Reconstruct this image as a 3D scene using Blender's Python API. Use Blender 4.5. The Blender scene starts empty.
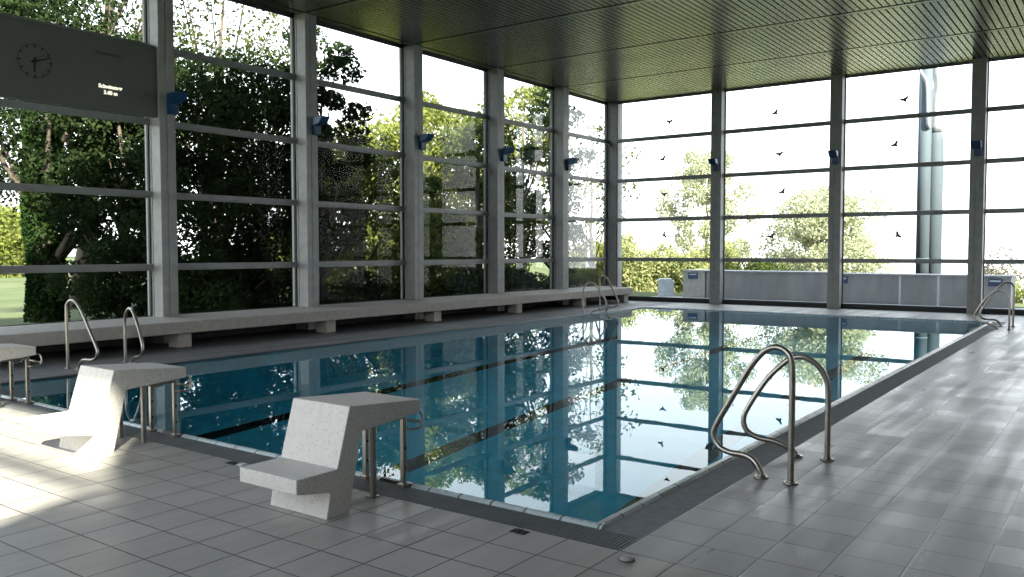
import bpy, bmesh, math, random
import numpy as np
from mathutils import Vector, Matrix
random.seed(7)
S = bpy.context.scene
COL = S.collection

# ------------------------------------------------------------------ camera
CAM = Vector((2.2753, -3.9547, 1.5021))
YAW, PITCH, FPX = math.radians(35.939), math.radians(-2.561), 851.25
cd = bpy.data.cameras.new('camera'); cam = bpy.data.objects.new('camera', cd); COL.objects.link(cam)
cam.location = CAM; cam.rotation_euler = (math.pi/2 + PITCH, math.radians(0.037), YAW)
cd.sensor_width = 36; cd.lens = FPX/1024*36; cd.clip_start = .05; cd.clip_end = 900
S.camera = cam
# ------------------------------------------------------------------ sky, sun, exposure
SKY = 3.15
w = bpy.data.worlds.new('sky'); S.world = w; w.use_nodes = True
nt = w.node_tree; bg = nt.nodes['Background']
tc = nt.nodes.new('ShaderNodeTexCoord'); sp = nt.nodes.new('ShaderNodeSeparateXYZ')
rp = nt.nodes.new('ShaderNodeValToRGB')
nt.links.new(tc.outputs['Generated'], sp.inputs[0]); nt.links.new(sp.outputs['Z'], rp.inputs[0])
rp.color_ramp.elements[0].position = 0.0; rp.color_ramp.elements[0].color = (.98, .985, 1, 1)
rp.color_ramp.elements[1].position = .8; rp.color_ramp.elements[1].color = (.66, .78, 1, 1)
nt.links.new(rp.outputs[0], bg.inputs[0]); bg.inputs[1].default_value = SKY
sd = bpy.data.lights.new('sun', 'SUN'); so = bpy.data.objects.new('sun', sd); COL.objects.link(so)
sd.energy = 27; sd.angle = math.radians(1.6); sd.color = (1, .93, .80)
so.rotation_euler = Vector((1.2, -.95, 1)).to_track_quat('Z', 'Y').to_euler(); so.location = (30, -24, 30)
S.view_settings.view_transform = 'Standard'; S.view_settings.look = 'None'
S.view_settings.exposure = .22; S.view_settings.gamma = 1; S.view_settings.use_curve_mapping = False
cy = S.cycles
cy.max_bounces = 10; cy.diffuse_bounces = 4; cy.glossy_bounces = 4; cy.transmission_bounces = 8
cy.transparent_max_bounces = 32; cy.sample_clamp_indirect = 6; cy.sample_clamp_direct = 0
cy.blur_glossy = .5; cy.use_denoising = True; cy.caustics_reflective = False; cy.caustics_refractive = True

# ------------------------------------------------------------------ measured sizes (metres)
XG = -10.68          # glass line of the long window wall
YB = 18.86           # glass line of the end window wall
PY0, PS = 3.835, 2.996
PX0, PSX = -7.22, 3.207
HC = 5.943
TR = [1.2396, 2.4196, 3.59, 4.7895]
XR, YR = 6.2, -5.0   # wall on the deck side, wall behind the viewpoint
POOLX, POOLY = -8.11, 16.35
PD = 3.3

def at(u, d, z=0.0):
    """world point seen at column u, d metres ahead of the viewpoint, at height z"""
    f = Vector((-math.sin(YAW), math.cos(YAW), 0)); r = Vector((math.cos(YAW), math.sin(YAW), 0))
    p = CAM + f*d + r*(d*(u-512)/FPX); p.z = z
    return p
def zat(v, d):
    return CAM.z + d*math.tan(math.atan((288.5-v)/FPX) + PITCH)

# ------------------------------------------------------------------ materials
def N(m, t, **k):
    n = m.node_tree.nodes.new(t)
    for a, b in k.items(): setattr(n, a, b)
    return n
def L(m, a, b): m.node_tree.links.new(a, b)
def new(name):
    m = bpy.data.materials.new(name); m.use_nodes = True
    return m, m.node_tree.nodes['Principled BSDF']
def plain(name, col, rough=.5, metal=0, noise=.12, scale=6, bump=0, spec=.5, stretch=(1, 1, 1)):
    m, b = new(name)
    b.inputs['Roughness'].default_value = rough; b.inputs['Metallic'].default_value = metal
    b.inputs['Specular IOR Level'].default_value = spec
    t = N(m, 'ShaderNodeTexCoord'); mp = N(m, 'ShaderNodeMapping'); mp.inputs['Scale'].default_value = stretch
    L(m, t.outputs['Object'], mp.inputs[0])
    n = N(m, 'ShaderNodeTexNoise'); n.inputs['Scale'].default_value = scale; n.inputs['Detail'].default_value = 6
    L(m, mp.outputs[0], n.inputs['Vector'])
    r = N(m, 'ShaderNodeValToRGB')
    r.color_ramp.elements[0].position = .3; r.color_ramp.elements[1].position = .7
    r.color_ramp.elements[0].color = (*[c*(1-noise) for c in col], 1)
    r.color_ramp.elements[1].color = (*[min(1, c*(1+noise)) for c in col], 1)
    L(m, n.outputs['Fac'], r.inputs[0]); L(m, r.outputs[0], b.inputs['Base Color'])
    if bump:
        bp = N(m, 'ShaderNodeBump'); bp.inputs['Strength'].default_value = bump; bp.inputs['Distance'].default_value = .01
        L(m, n.outputs['Fac'], bp.inputs['Height']); L(m, bp.outputs[0], b.inputs['Normal'])
    return m

M = {}
M['pillar'] = plain('painted_steel_pillar', (.32, .325, .315), .45)
M['transom'] = plain('painted_transom', (.25, .26, .255), .4)
M['gasket'] = plain('dark_gasket', (.02, .022, .022), .6)
M['bench'] = plain('bench_concrete', (.44, .405, .36), .55, scale=10, noise=.10, bump=.05)
M['wall'] = plain('plaster_wall', (.60, .58, .55), .8)
M['lowwall'] = plain('grey_low_wall', (.10, .10, .10), .8)
M['steel'] = plain('brushed_steel', (.40, .37, .33), .30, 1.0, scale=20, noise=.08)
M['board'] = plain('board_face', (.11, .12, .115), .5, noise=.04)
M['dial'] = plain('dial_paint', (.022, .025, .024), .6)
M['black'] = plain('black_paint', (.008, .009, .009), .5)
M['blackt'] = plain('black_tile', (.012, .013, .016), .25)
M['blue'] = plain('blue_plastic', (.004, .045, .13), .4)
M['lens'] = plain('lamp_glass', (.75, .8, .85), .1)
M['rubber'] = plain('black_rubber', (.015, .015, .015), .6)
M['concrete'] = plain('outside_concrete', (.34, .335, .33), .85, scale=3, noise=.15, stretch=(1, 1, .3))
M['cabinet'] = plain('cabinet_beige', (.50, .48, .42), .6)
M['cabwhite'] = plain('cabinet_white', (.62, .66, .70), .5)
M['label'] = plain('label_blue', (.06, .085, .17), .5)
M['duct'] = plain('duct_metal', (.055, .075, .09), .8, 0, scale=2, noise=.15, stretch=(1, 1, .2))
M['shiny'] = plain('shiny_metal', (.32, .33, .34), .4, .6)
M['paving'] = plain('outside_paving', (.42, .42, .41), .9, scale=4)
M['bark'] = plain('bark', (.075, .06, .045), .9, scale=8, noise=.35, bump=.5, stretch=(1, 1, .25))
M['birchbark'] = plain('pale_bark', (.38, .34, .28), .9, scale=8, noise=.35)
M['plate'] = plain('gutter_plate', (.25, .265, .27), .85, scale=14, spec=.15)
M['grate'] = plain('grate_plastic', (.20, .215, .22), .5)
M['trough'] = plain('gutter_trough', (.012, .014, .015), .8)

# terrazzo with dark chips for the starting blocks
def terrazzo():
    m, b = new('white_terrazzo'); b.inputs['Roughness'].default_value = .5
    t = N(m, 'ShaderNodeTexCoord')
    v = N(m, 'ShaderNodeTexVoronoi'); v.inputs['Scale'].default_value = 95
    L(m, t.outputs['Object'], v.inputs['Vector'])
    r = N(m, 'ShaderNodeValToRGB'); r.color_ramp.elements[0].position = .0; r.color_ramp.elements[0].color = (0, 0, 0, 1)
    r.color_ramp.elements[1].position = .34; r.color_ramp.elements[1].color = (1, 1, 1, 1)
    e = r.color_ramp.elements.new(.24); e.color = (0, 0, 0, 1)
    L(m, v.outputs['Distance'], r.inputs[0])
    sx = N(m, 'ShaderNodeSeparateColor'); L(m, v.outputs['Color'], sx.inputs[0])
    gt = N(m, 'ShaderNodeMath', operation='GREATER_THAN'); gt.inputs[1].default_value = .22
    L(m, sx.outputs[0], gt.inputs[0])
    mx = N(m, 'ShaderNodeMath', operation='MAXIMUM'); L(m, gt.outputs[0], mx.inputs[0]); L(m, r.outputs[0], mx.inputs[1])
    n = N(m, 'ShaderNodeTexNoise'); n.inputs['Scale'].default_value = 25; n.inputs['Detail'].default_value = 5
    L(m, t.outputs['Object'], n.inputs['Vector'])
    base = N(m, 'ShaderNodeMix', data_type='RGBA')
    base.inputs[6].default_value = (.54, .51, .47, 1); base.inputs[7].default_value = (.66, .64, .61, 1)
    L(m, n.outputs['Fac'], base.inputs[0])
    c = N(m, 'ShaderNodeMix', data_type='RGBA'); c.inputs[6].default_value = (.26, .22, .18, 1)
    L(m, mx.outputs[0], c.inputs[0]); L(m, base.outputs[2], c.inputs[7])
    L(m, c.outputs[2], b.inputs['Base Color'])
    bp = N(m, 'ShaderNodeBump'); bp.inputs['Strength'].default_value = .12; bp.inputs['Distance'].default_value = .004
    L(m, n.outputs['Fac'], bp.inputs['Height']); L(m, bp.outputs[0], b.inputs['Normal'])
    return m
M['terrazzo'] = terrazzo()

def grid_tiles(name, col, sx, sy, ox, oy, joint=.0075, jcol=(.04, .04, .038), rough=(.28, .5), var=.10, wet=0, axes='XY'):
    """square tiles; sx, sy size, ox, oy where a joint runs"""
    m, b = new(name)
    t = N(m, 'ShaderNodeTexCoord'); s = N(m, 'ShaderNodeSeparateXYZ'); L(m, t.outputs['Object'], s.inputs[0])
    cells, edges = [], []
    for ax, size, off in ((axes[0], sx, ox), (axes[1], sy, oy)):
        a = N(m, 'ShaderNodeMath', operation='SUBTRACT'); L(m, s.outputs[ax], a.inputs[0]); a.inputs[1].default_value = off
        d = N(m, 'ShaderNodeMath', operation='DIVIDE'); L(m, a.outputs[0], d.inputs[0]); d.inputs[1].default_value = size
        f = N(m, 'ShaderNodeMath', operation='FLOOR'); L(m, d.outputs[0], f.inputs[0]); cells.append(f)
        fr = N(m, 'ShaderNodeMath', operation='FRACT'); L(m, d.outputs[0], fr.inputs[0])
        q = N(m, 'ShaderNodeMath', operation='PINGPONG'); L(m, d.outputs[0], q.inputs[0]); q.inputs[1].default_value = .5
        mu = N(m, 'ShaderNodeMath', operation='MULTIPLY'); L(m, q.outputs[0], mu.inputs[0]); mu.inputs[1].default_value = size
        edges.append(mu)
    mn = N(m, 'ShaderNodeMath', operation='MINIMUM'); L(m, edges[0].outputs[0], mn.inputs[0]); L(m, edges[1].outputs[0], mn.inputs[1])
    st = N(m, 'ShaderNodeMapRange'); st.inputs[1].default_value = joint*.35; st.inputs[2].default_value = joint*.75
    L(m, mn.outputs[0], st.inputs[0])
    cv = N(m, 'ShaderNodeCombineXYZ'); L(m, cells[0].outputs[0], cv.inputs[0]); L(m, cells[1].outputs[0], cv.inputs[1])
    wn = N(m, 'ShaderNodeTexWhiteNoise', noise_dimensions='3D'); L(m, cv.outputs[0], wn.inputs['Vector'])
    no = N(m, 'ShaderNodeTexNoise'); no.inputs['Scale'].default_value = 3.1; no.inputs['Detail'].default_value = 7; no.inputs['Roughness'].default_value = .65
    L(m, t.outputs['Object'], no.inputs['Vector'])
    ad = N(m, 'ShaderNodeMath', operation='ADD'); L(m, wn.outputs['Value'], ad.inputs[0]); L(m, no.outputs['Fac'], ad.inputs[1])
    mr = N(m, 'ShaderNodeMapRange'); mr.inputs[1].default_value = .2; mr.inputs[2].default_value = 1.6
    mr.inputs[3].default_value = 1-var; mr.inputs[4].default_value = 1+var; L(m, ad.outputs[0], mr.inputs[0])
    vm = N(m, 'ShaderNodeVectorMath', operation='SCALE'); vm.inputs[0].default_value = col; L(m, mr.outputs[0], vm.inputs['Scale'])
    mix = N(m, 'ShaderNodeMix', data_type='RGBA'); mix.inputs[6].default_value = (*jcol, 1)
    L(m, st.outputs[0], mix.inputs[0]); L(m, vm.outputs[0], mix.inputs[7]); L(m, mix.outputs[2], b.inputs['Base Color'])
    # gloss: damp streaks along the pool
    mp = N(m, 'ShaderNodeMapping'); mp.inputs['Scale'].default_value = (2.6, .13, 1); L(m, t.outputs['Object'], mp.inputs[0])
    n2 = N(m, 'ShaderNodeTexNoise'); n2.inputs['Scale'].default_value = 2.0; n2.inputs['Detail'].default_value = 6; n2.inputs['Roughness'].default_value = .6
    L(m, mp.outputs[0], n2.inputs['Vector'])
    r2 = N(m, 'ShaderNodeMapRange'); r2.inputs[1].default_value = .42; r2.inputs[2].default_value = .60
    r2.inputs[3].default_value = rough[0]; r2.inputs[4].default_value = rough[1]; L(m, n2.outputs['Fac'], r2.inputs[0])
    wr = N(m, 'ShaderNodeMath', operation='MULTIPLY_ADD'); L(m, wn.outputs['Value'], wr.inputs[0]); wr.inputs[1].default_value = .10
    L(m, r2.outputs[0], wr.inputs[2]); L(m, wr.outputs[0], b.inputs['Roughness'])
    bp = N(m, 'ShaderNodeBump'); bp.inputs['Strength'].default_value = .5; bp.inputs['Distance'].default_value = .002
    L(m, st.outputs[0], bp.inputs['Height']); L(m, bp.outputs[0], b.inputs['Normal'])
    return m
M['deck'] = grid_tiles('grey_deck_tiles', (.345, .33, .305), .3033, .292, .246, -.24)
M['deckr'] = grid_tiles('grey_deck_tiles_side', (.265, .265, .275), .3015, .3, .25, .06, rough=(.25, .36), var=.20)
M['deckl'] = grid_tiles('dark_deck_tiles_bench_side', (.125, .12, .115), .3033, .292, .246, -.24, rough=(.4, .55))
M['pooltile'] = grid_tiles('blue_pool_tiles', (.034, .47, .64), .25, .125, 0, 0, joint=.008, jcol=(.09, .54, .68), var=.12)
M['poolwallx'] = grid_tiles('blue_pool_tiles_end', (.034, .47, .64), .25, .125, 0, 0, joint=.008, jcol=(.09, .54, .68), var=.12, axes='XZ')
M['poolwally'] = grid_tiles('blue_pool_tiles_side', (.034, .47, .64), .25, .125, 0, 0, joint=.008, jcol=(.09, .54, .68), var=.12, axes='YZ')
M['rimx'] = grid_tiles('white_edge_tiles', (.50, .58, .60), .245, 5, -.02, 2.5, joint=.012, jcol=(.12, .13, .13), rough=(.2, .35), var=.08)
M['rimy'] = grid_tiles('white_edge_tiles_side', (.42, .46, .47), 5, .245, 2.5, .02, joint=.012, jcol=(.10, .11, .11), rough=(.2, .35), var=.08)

M['rimshade'] = plain('shadow_dark_edge_tiles', (.06, .065, .07), .35)  # left rim darkened in colour to stand for the shadow gap beneath it
def glass():
    m = bpy.data.materials.new('window_glass'); m.use_nodes = True; nt = m.node_tree
    nt.nodes.remove(nt.nodes['Principled BSDF']); out = nt.nodes['Material Output']
    tr = N(m, 'ShaderNodeBsdfTransparent'); tr.inputs[0].default_value = (.925, .94, .925, 1)
    gl = N(m, 'ShaderNodeBsdfGlossy'); gl.inputs['Roughness'].default_value = .0; gl.inputs[0].default_value = (1, 1, 1, 1)
    lw = N(m, 'ShaderNodeLayerWeight'); lw.inputs[0].default_value = .5
    pw = N(m, 'ShaderNodeMath', operation='POWER'); pw.inputs[1].default_value = 6.0; L(m, lw.outputs['Facing'], pw.inputs[0])
    ma = N(m, 'ShaderNodeMath', operation='MULTIPLY_ADD'); L(m, pw.outputs[0], ma.inputs[0]); ma.inputs[1].default_value = 6.0; ma.inputs[2].default_value = .0004; ma.use_clamp = True
    mx = N(m, 'ShaderNodeMixShader'); L(m, ma.outputs[0], mx.inputs[0]); L(m, tr.outputs[0], mx.inputs[1]); L(m, gl.outputs[0], mx.inputs[2])
    L(m, mx.outputs[0], out.inputs[0])
    return m
M['glass'] = glass()

def water():
    m = bpy.data.materials.new('pool_water'); m.use_nodes = True; nt = m.node_tree
    nt.nodes.remove(nt.nodes['Principled BSDF']); out = nt.nodes['Material Output']
    g = N(m, 'ShaderNodeBsdfGlass'); g.inputs['IOR'].default_value = 1.333; g.inputs['Roughness'].default_value = 0
    g.inputs['Color'].default_value = (.90, .98, 1, 1)
    t = N(m, 'ShaderNodeTexCoord'); n = N(m, 'ShaderNodeTexNoise'); n.inputs['Scale'].default_value = 2.2; n.inputs['Detail'].default_value = 2
    L(m, t.outputs['Object'], n.inputs['Vector'])
    bp = N(m, 'ShaderNodeBump'); bp.inputs['Strength'].default_value = .012; bp.inputs['Distance'].default_value = .02
    L(m, n.outputs['Fac'], bp.inputs['Height']); L(m, bp.outputs[0], g.inputs['Normal'])
    L(m, g.outputs[0], out.inputs[0])
    return m
M['water'] = water()

def leaf(name, c1, c2, trans=.35):
    m = bpy.data.materials.new(name); m.use_nodes = True; nt = m.node_tree
    nt.nodes.remove(nt.nodes['Principled BSDF']); out = nt.nodes['Material Output']
    t = N(m, 'ShaderNodeTexCoord'); n = N(m, 'ShaderNodeTexNoise'); n.inputs['Scale'].default_value = 1.3; n.inputs['Detail'].default_value = 8
    L(m, t.outputs['Object'], n.inputs['Vector'])
    r = N(m, 'ShaderNodeValToRGB'); r.color_ramp.elements[0].position = .35; r.color_ramp.elements[1].position = .65
    r.color_ramp.elements[0].color = (*c1, 1); r.color_ramp.elements[1].color = (*c2, 1)
    L(m, n.outputs['Fac'], r.inputs[0])
    d = N(m, 'ShaderNodeBsdfDiffuse'); tl = N(m, 'ShaderNodeBsdfTranslucent')
    L(m, r.outputs[0], d.inputs[0]); L(m, r.outputs[0], tl.inputs[0])
    mx = N(m, 'ShaderNodeMixShader'); mx.inputs[0].default_value = trans
    L(m, d.outputs[0], mx.inputs[1]); L(m, tl.outputs[0], mx.inputs[2]); L(m, mx.outputs[0], out.inputs[0])
    return m
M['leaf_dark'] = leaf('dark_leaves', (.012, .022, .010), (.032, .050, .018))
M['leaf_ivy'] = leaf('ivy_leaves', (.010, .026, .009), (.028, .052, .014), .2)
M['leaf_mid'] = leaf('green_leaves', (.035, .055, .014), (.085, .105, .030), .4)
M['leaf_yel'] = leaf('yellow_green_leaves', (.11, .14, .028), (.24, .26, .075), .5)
M['leaf_hazy'] = leaf('hazy_pale_leaves', (.30, .33, .20), (.42, .43, .30), .5)  # haze over the end wall trees is put into this lighter leaf colour
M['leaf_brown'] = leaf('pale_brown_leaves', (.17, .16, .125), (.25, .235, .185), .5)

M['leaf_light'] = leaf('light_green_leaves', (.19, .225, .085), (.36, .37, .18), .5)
def ground_mat():
    m, b = new('meadow_grass'); b.inputs['Roughness'].default_value = .95; b.inputs['Specular IOR Level'].default_value = .1
    t = N(m, 'ShaderNodeTexCoord'); n = N(m, 'ShaderNodeTexNoise'); n.inputs['Scale'].default_value = .25; n.inputs['Detail'].default_value = 9; n.inputs['Roughness'].default_value = .7
    L(m, t.outputs['Object'], n.inputs['Vector'])
    r = N(m, 'ShaderNodeValToRGB'); r.color_ramp.elements[0].position = .35; r.color_ramp.elements[1].position = .65
    r.color_ramp.elements[0].color = (.05, .07, .028, 1); r.color_ramp.elements[1].color = (.10, .115, .055, 1)
    L(m, n.outputs['Fac'], r.inputs[0]); L(m, r.outputs[0], b.inputs['Base Color'])
    return m
M['ground'] = ground_mat()

# ------------------------------------------------------------------ helpers
def add_box(bm, x0, x1, y0, y1, z0, z1, bev=0):
    vs = [bm.verts.new((x, y, z)) for z in (z0, z1) for y in (y0, y1) for x in (x0, x1)]
    fs = [(0, 2, 3, 1), (4, 5, 7, 6), (0, 1, 5, 4), (2, 6, 7, 3), (0, 4, 6, 2), (1, 3, 7, 5)]
    fl = [bm.faces.new([vs[i] for i in f]) for f in fs]
    if bev:
        es = list({e for f in fl for e in f.edges})
        bmesh.ops.bevel(bm, geom=es, offset=bev, segments=2, affect='EDGES', profile=.6)
def add_prism(bm, prof, x0, x1, axis='X', bev=0):
    """profile of (a, z) extruded along axis; for X a is y, for Y a is x"""
    def P(x, a, z): return (x, a, z) if axis == 'X' else (a, x, z)
    A = [bm.verts.new(P(x0, a, z)) for a, z in prof]; B = [bm.verts.new(P(x1, a, z)) for a, z in prof]
    fl = [bm.faces.new(A[::-1]), bm.faces.new(B)]
    n = len(prof)
    for i in range(n): fl.append(bm.faces.new((A[i], A[(i+1) % n], B[(i+1) % n], B[i])))
    bmesh.ops.recalc_face_normals(bm, faces=fl)
    if bev:
        es = list({e for f in fl for e in f.edges})
        bmesh.ops.bevel(bm, geom=es, offset=bev, segments=2, affect='EDGES', profile=.6)
def add_cyl(bm, p0, p1, r0, r1=None, n=16, caps=True):
    add_tube(bm, [p0, p1], [r0, r1 if r1 is not None else r0], n, caps)
def add_tube(bm, pts, rad, n=12, caps=True):
    pts = [Vector(p) for p in pts]
    if not hasattr(rad, '__len__'): rad = [rad]*len(pts)
    rings = []; up = None
    for i, p in enumerate(pts):
        t = (pts[min(i+1, len(pts)-1)] - pts[max(i-1, 0)]).normalized()
        if up is None: up = Vector((0, 0, 1)) if abs(t.z) < .9 else Vector((0, 1, 0))
        a = t.cross(up).normalized(); up = a.cross(t).normalized()
        rings.append([bm.verts.new(p + float(rad[i])*(math.cos(2*math.pi*k/n)*a + math.sin(2*math.pi*k/n)*up)) for k in range(n)])
    for A, B in zip(rings, rings[1:]):
        for k in range(n): bm.faces.new((A[k], A[(k+1) % n], B[(k+1) % n], B[k])).smooth = True
    if caps:
        bm.faces.new(rings[0][::-1]); bm.faces.new(rings[-1])
def smooth_path(pts, steps=6):
    """Catmull-Rom through the points"""
    P = [Vector(p) for p in pts]; P = [2*P[0]-P[1]] + P + [2*P[-1]-P[-2]]; out = []
    for i in range(1, len(P)-2):
        for k in range(steps):
            t = k/steps
            out.append(.5*((2*P[i]) + (P[i+1]-P[i-1])*t + (2*P[i-1]-5*P[i]+4*P[i+1]-P[i+2])*t*t + (3*P[i]-P[i-1]-3*P[i+1]+P[i+2])*t**3))
    out.append(P[-2]); return out
def obj(name, bm, mat, parent=None):
    me = bpy.data.meshes.new(name); bmesh.ops.recalc_face_normals(bm, faces=bm.faces); bm.to_mesh(me); bm.free()
    me.materials.append(mat if not isinstance(mat, str) else M[mat])
    o = bpy.data.objects.new(name, me); COL.objects.link(o)
    if parent: o.parent = parent
    return o
def tag(o, label=None, cat=None, group=None, kind=None):
    for k, v in (('label', label), ('category', cat), ('group', group), ('kind', kind)):
        if v: o[k] = v
    return o
def thing(name, label, cat, loc=(0, 0, 0), rz=0, group=None, kind=None):
    o = bpy.data.objects.new(name, None); COL.objects.link(o); o.location = loc; o.rotation_euler = (0, 0, rz); o.empty_display_size = .1
    return tag(o, label, cat, group, kind)
def dup(root, loc=None, rz=None, label=None):
    r = root.copy(); COL.objects.link(r)
    if loc is not None: r.location = loc
    if rz is not None: r.rotation_euler = (0, 0, rz)
    if label: r['label'] = label
    for ch in list(root.children):
        c = ch.copy(); COL.objects.link(c); c.parent = r
        for g in list(ch.children):
            d = g.copy(); COL.objects.link(d); d.parent = c
    return r
def box(name, mat, *a, parent=None, bev=0):
    bm = bmesh.new(); add_box(bm, *a, bev=bev); return obj(name, bm, mat, parent)
def struct(o, label=None):
    return tag(o, label, None, None, 'structure')

# ------------------------------------------------------------------ floor (one slab round the pool)
bm = bmesh.new()
T = .25
add_box(bm, XG-.1, XR, YR, -.24, -T, 0)                 # near end
add_box(bm, XG-.1, POOLX, -.24, YB+.1, -T, 0)       # bench side
add_box(bm, POOLX, .246, POOLY, YB+.1, -T, 0)           # far end
add_box(bm, .246, XR, -.24, YB+.1, -T, 0)               # deck side
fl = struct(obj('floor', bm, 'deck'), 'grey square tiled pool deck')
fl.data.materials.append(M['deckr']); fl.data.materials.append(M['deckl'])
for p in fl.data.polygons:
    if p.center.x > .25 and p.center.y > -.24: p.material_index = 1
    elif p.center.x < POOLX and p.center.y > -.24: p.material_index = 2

# pool basin: bottom and four walls, open on top
bm = bmesh.new()
x0, x1, y0, y1 = POOLX+.07, -.07, .07, POOLY-.07
def quad(bm, *c): bm.faces.new([bm.verts.new(v) for v in c])
quad(bm, (x0, y0, -PD), (x1, y0, -PD), (x1, y1, -PD), (x0, y1, -PD))
pb = struct(obj('pool_floor', bm, 'pooltile'), 'blue tiled pool bottom')
for p in pb.data.polygons: p.flip() if p.normal.z < 0 else None
T2 = .07
for nm, a in (('wall_pool_near', (x0-T2, x1+T2, y0-T2, y0, -PD, -.03)), ('wall_pool_far', (x0-T2, x1+T2, y1, y1+T2, -PD, -.03))):
    struct(box(nm, 'poolwallx', *a))
for nm, a in (('wall_pool_left', (x0-T2, x0, y0, y1, -PD, -.03)), ('wall_pool_right', (x1, x1+T2, y0, y1, -PD, -.03))):
    struct(box(nm, 'poolwally', *a))
LX = [-1.533, -4.05, -6.55]
for i, lx in enumerate((-1.6, -4.17, -6.72)):
    bm = bmesh.new(); add_box(bm, lx-.13, lx+.13, 1.6, y1-1.6, -PD, -PD+.006); add_box(bm, lx-.45, lx+.45, 1.5, 1.76, -PD, -PD+.006)
    struct(obj('pool_floor_marking', bm, 'blackt'), 'black lane line on the pool bottom')
    bm = bmesh.new(); add_box(bm, LX[i]-.13, LX[i]+.13, y0, y0+.006, -2.2, -.03)
    struct(obj('wall_pool_marking', bm, 'blackt'), 'black lane mark on the pool end wall')
# rounded white edge tiles
def rim(axis, a0, a1, c0, c1, mat, name):
    w_ = c1-c0; pr = [(c0, -.05), (c0, -.006), (c0+.25*w_, .010), (c0+.6*w_, .012), (c0+.88*w_, .004), (c1, -.010), (c1, -.05)]
    bm = bmesh.new(); add_prism(bm, pr, a0, a1, axis)
    o = obj(name, bm, mat); return struct(o)
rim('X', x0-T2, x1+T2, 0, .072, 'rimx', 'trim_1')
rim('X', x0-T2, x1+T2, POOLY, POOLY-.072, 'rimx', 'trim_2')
rim('Y', .07, POOLY-.07, POOLX, POOLX+.072, 'rimshade', 'trim_3')
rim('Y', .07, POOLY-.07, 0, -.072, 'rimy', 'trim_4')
for lx in LX:
    pr = [(-.001, -.04), (-.001, -.004), (.018, .0125), (.043, .0145), (.064, .0065), (.074, -.008), (.074, -.05)]
    bm = bmesh.new(); add_prism(bm, pr, lx-.14, lx+.14, 'X'); struct(obj('trim_marking', bm, 'blackt'))
# water
bm = bmesh.new(); quad(bm, (x0, y0, -.016), (x1, y0, -.016), (x1, y1, -.016), (x0, y1, -.016))
wo = struct(obj('pool_water', bm, 'water'), 'still blue pool water')
for p in wo.data.polygons:
    if p.normal.z < 0: p.flip()
# overflow gutters
box('gutter_floor', 'trough', XG+.4, .246, -.24, 0, -.2, -.06); struct(bpy.data.objects['gutter_floor'])
bm = bmesh.new()
n = int((.246-(-8.6))/.021)
for i in range(n):
    x = .240 - i*.021
    add_box(bm, x-.0095, x, -.234, -.006, -.03, -.001)
for yy in (-.228, -.16, -.08, -.012): add_box(bm, -8.6, .24, yy-.004, yy+.004, -.03, -.006)
g = tag(obj('drain_grating', bm, 'grate'), 'grey slatted overflow grating along the near end of the pool', 'grating')
struct(box('floor_gutter_strip', 'plate', 0.001, .2455, .0, POOLY, -.2, -.004), 'smooth grey gutter strip on the deck side')
struct(box('floor_gutter_end', 'deck', POOLX, -8.6, -.24, 0, -.2, -.001))
# ------------------------------------------------------------------ ceiling
bm = bmesh.new()
add_box(bm, XG-.25, XR, YR-.2, YB+.25, HC+.05, HC+.3)
YJ = [PY0+k*PS for k in range(-3, 5)]+[YB-.08]
for y0_, y1_ in zip(YJ, YJ[1:]):
    if y1_ - y0_ < .3: continue
    add_box(bm, XG+.36, XR, y0_+.02, y0_+.15, HC, HC+.03)
    x = XG+.40
    while x < XR-.1:
        add_box(bm, x, x+.096, y0_+.165, y1_-.012, HC, HC+.03); x += .124
add_box(bm, XG+.02, XG+.335, YR, YB-.03, HC, HC+.03)
M['ceiling'] = plain('ceiling_metal', (.32, .32, .30), .25, .8, scale=1.2, noise=.10)
M['ceildark'] = plain('ceiling_gap', (.01, .01, .01), .9)
ce = struct(obj('ceiling', bm, 'ceiling'), 'slatted metal ceiling'); ce.data.materials.append(M['ceildark'])
for i, p in enumerate(ce.data.polygons):
    if i < 6: p.material_index = 1
bm = bmesh.new()
for y_ in YJ[:-1]: add_box(bm, XG+.34, XR, y_-.035, y_+.018, HC-.004, HC+.03)
add_box(bm, XG+.335, XG+.36, YR, YB-.08, HC-.004, HC+.03)
struct(obj('ceiling_joint_strip', bm, 'ceildark'), 'dark joints between the ceiling panels')
struct(box('trim_5', 'gasket', XG-.05, XG+.06, YR, YB, HC-.03, HC+.05), 'dark rail above the long windows')
struct(box('trim_6', 'transom', XG, XR, YB-.03, YB+.06, HC-.03, HC+.05), 'rail above the end windows')
struct(box('trim_7', 'gasket', XG, XR, YB-.09, YB+.06, 0, .11), 'dark rail on the floor below the end windows')
struct(box('ceiling_roof', 'concrete', XG-.9, XR+.4, YR-.6, YB+.9, HC+.3, HC+.7), 'flat roof')

# ------------------------------------------------------------------ solid walls
struct(box('wall_left', 'lowwall', XG-.12, XG-.0, YR, YB+.1, -.1, .40), 'low dark wall under the bench')
struct(box('wall_right', 'wall', XR, XR+.25, YR-.2, YB+.1, -.1, HC+.05), 'wall on the deck side')
# wall behind the viewpoint, with a high window band over its left part that lets the sun in
bm = bmesh.new()
add_box(bm, 1.97, XR, YR-.2, YR, -.1, HC+.05)
add_box(bm, XG-.1, 1.97, YR-.2, YR, 5.22, HC+.05)
add_box(bm, XG-.1, 1.97, YR-.2, YR, -.1, .4)
add_prism(bm, [(1.97, 4.1), (1.76, 3.83), (1.2, 3.1), (.6, 2.4), (-.6, .4), (1.97, .4)], YR-.3, YR-.2, 'Y')  # unseen slanted infill, added to cut the edge of the sun patch
struct(obj('wall_rear', bm, 'wall'), 'wall behind the viewpoint')

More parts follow.
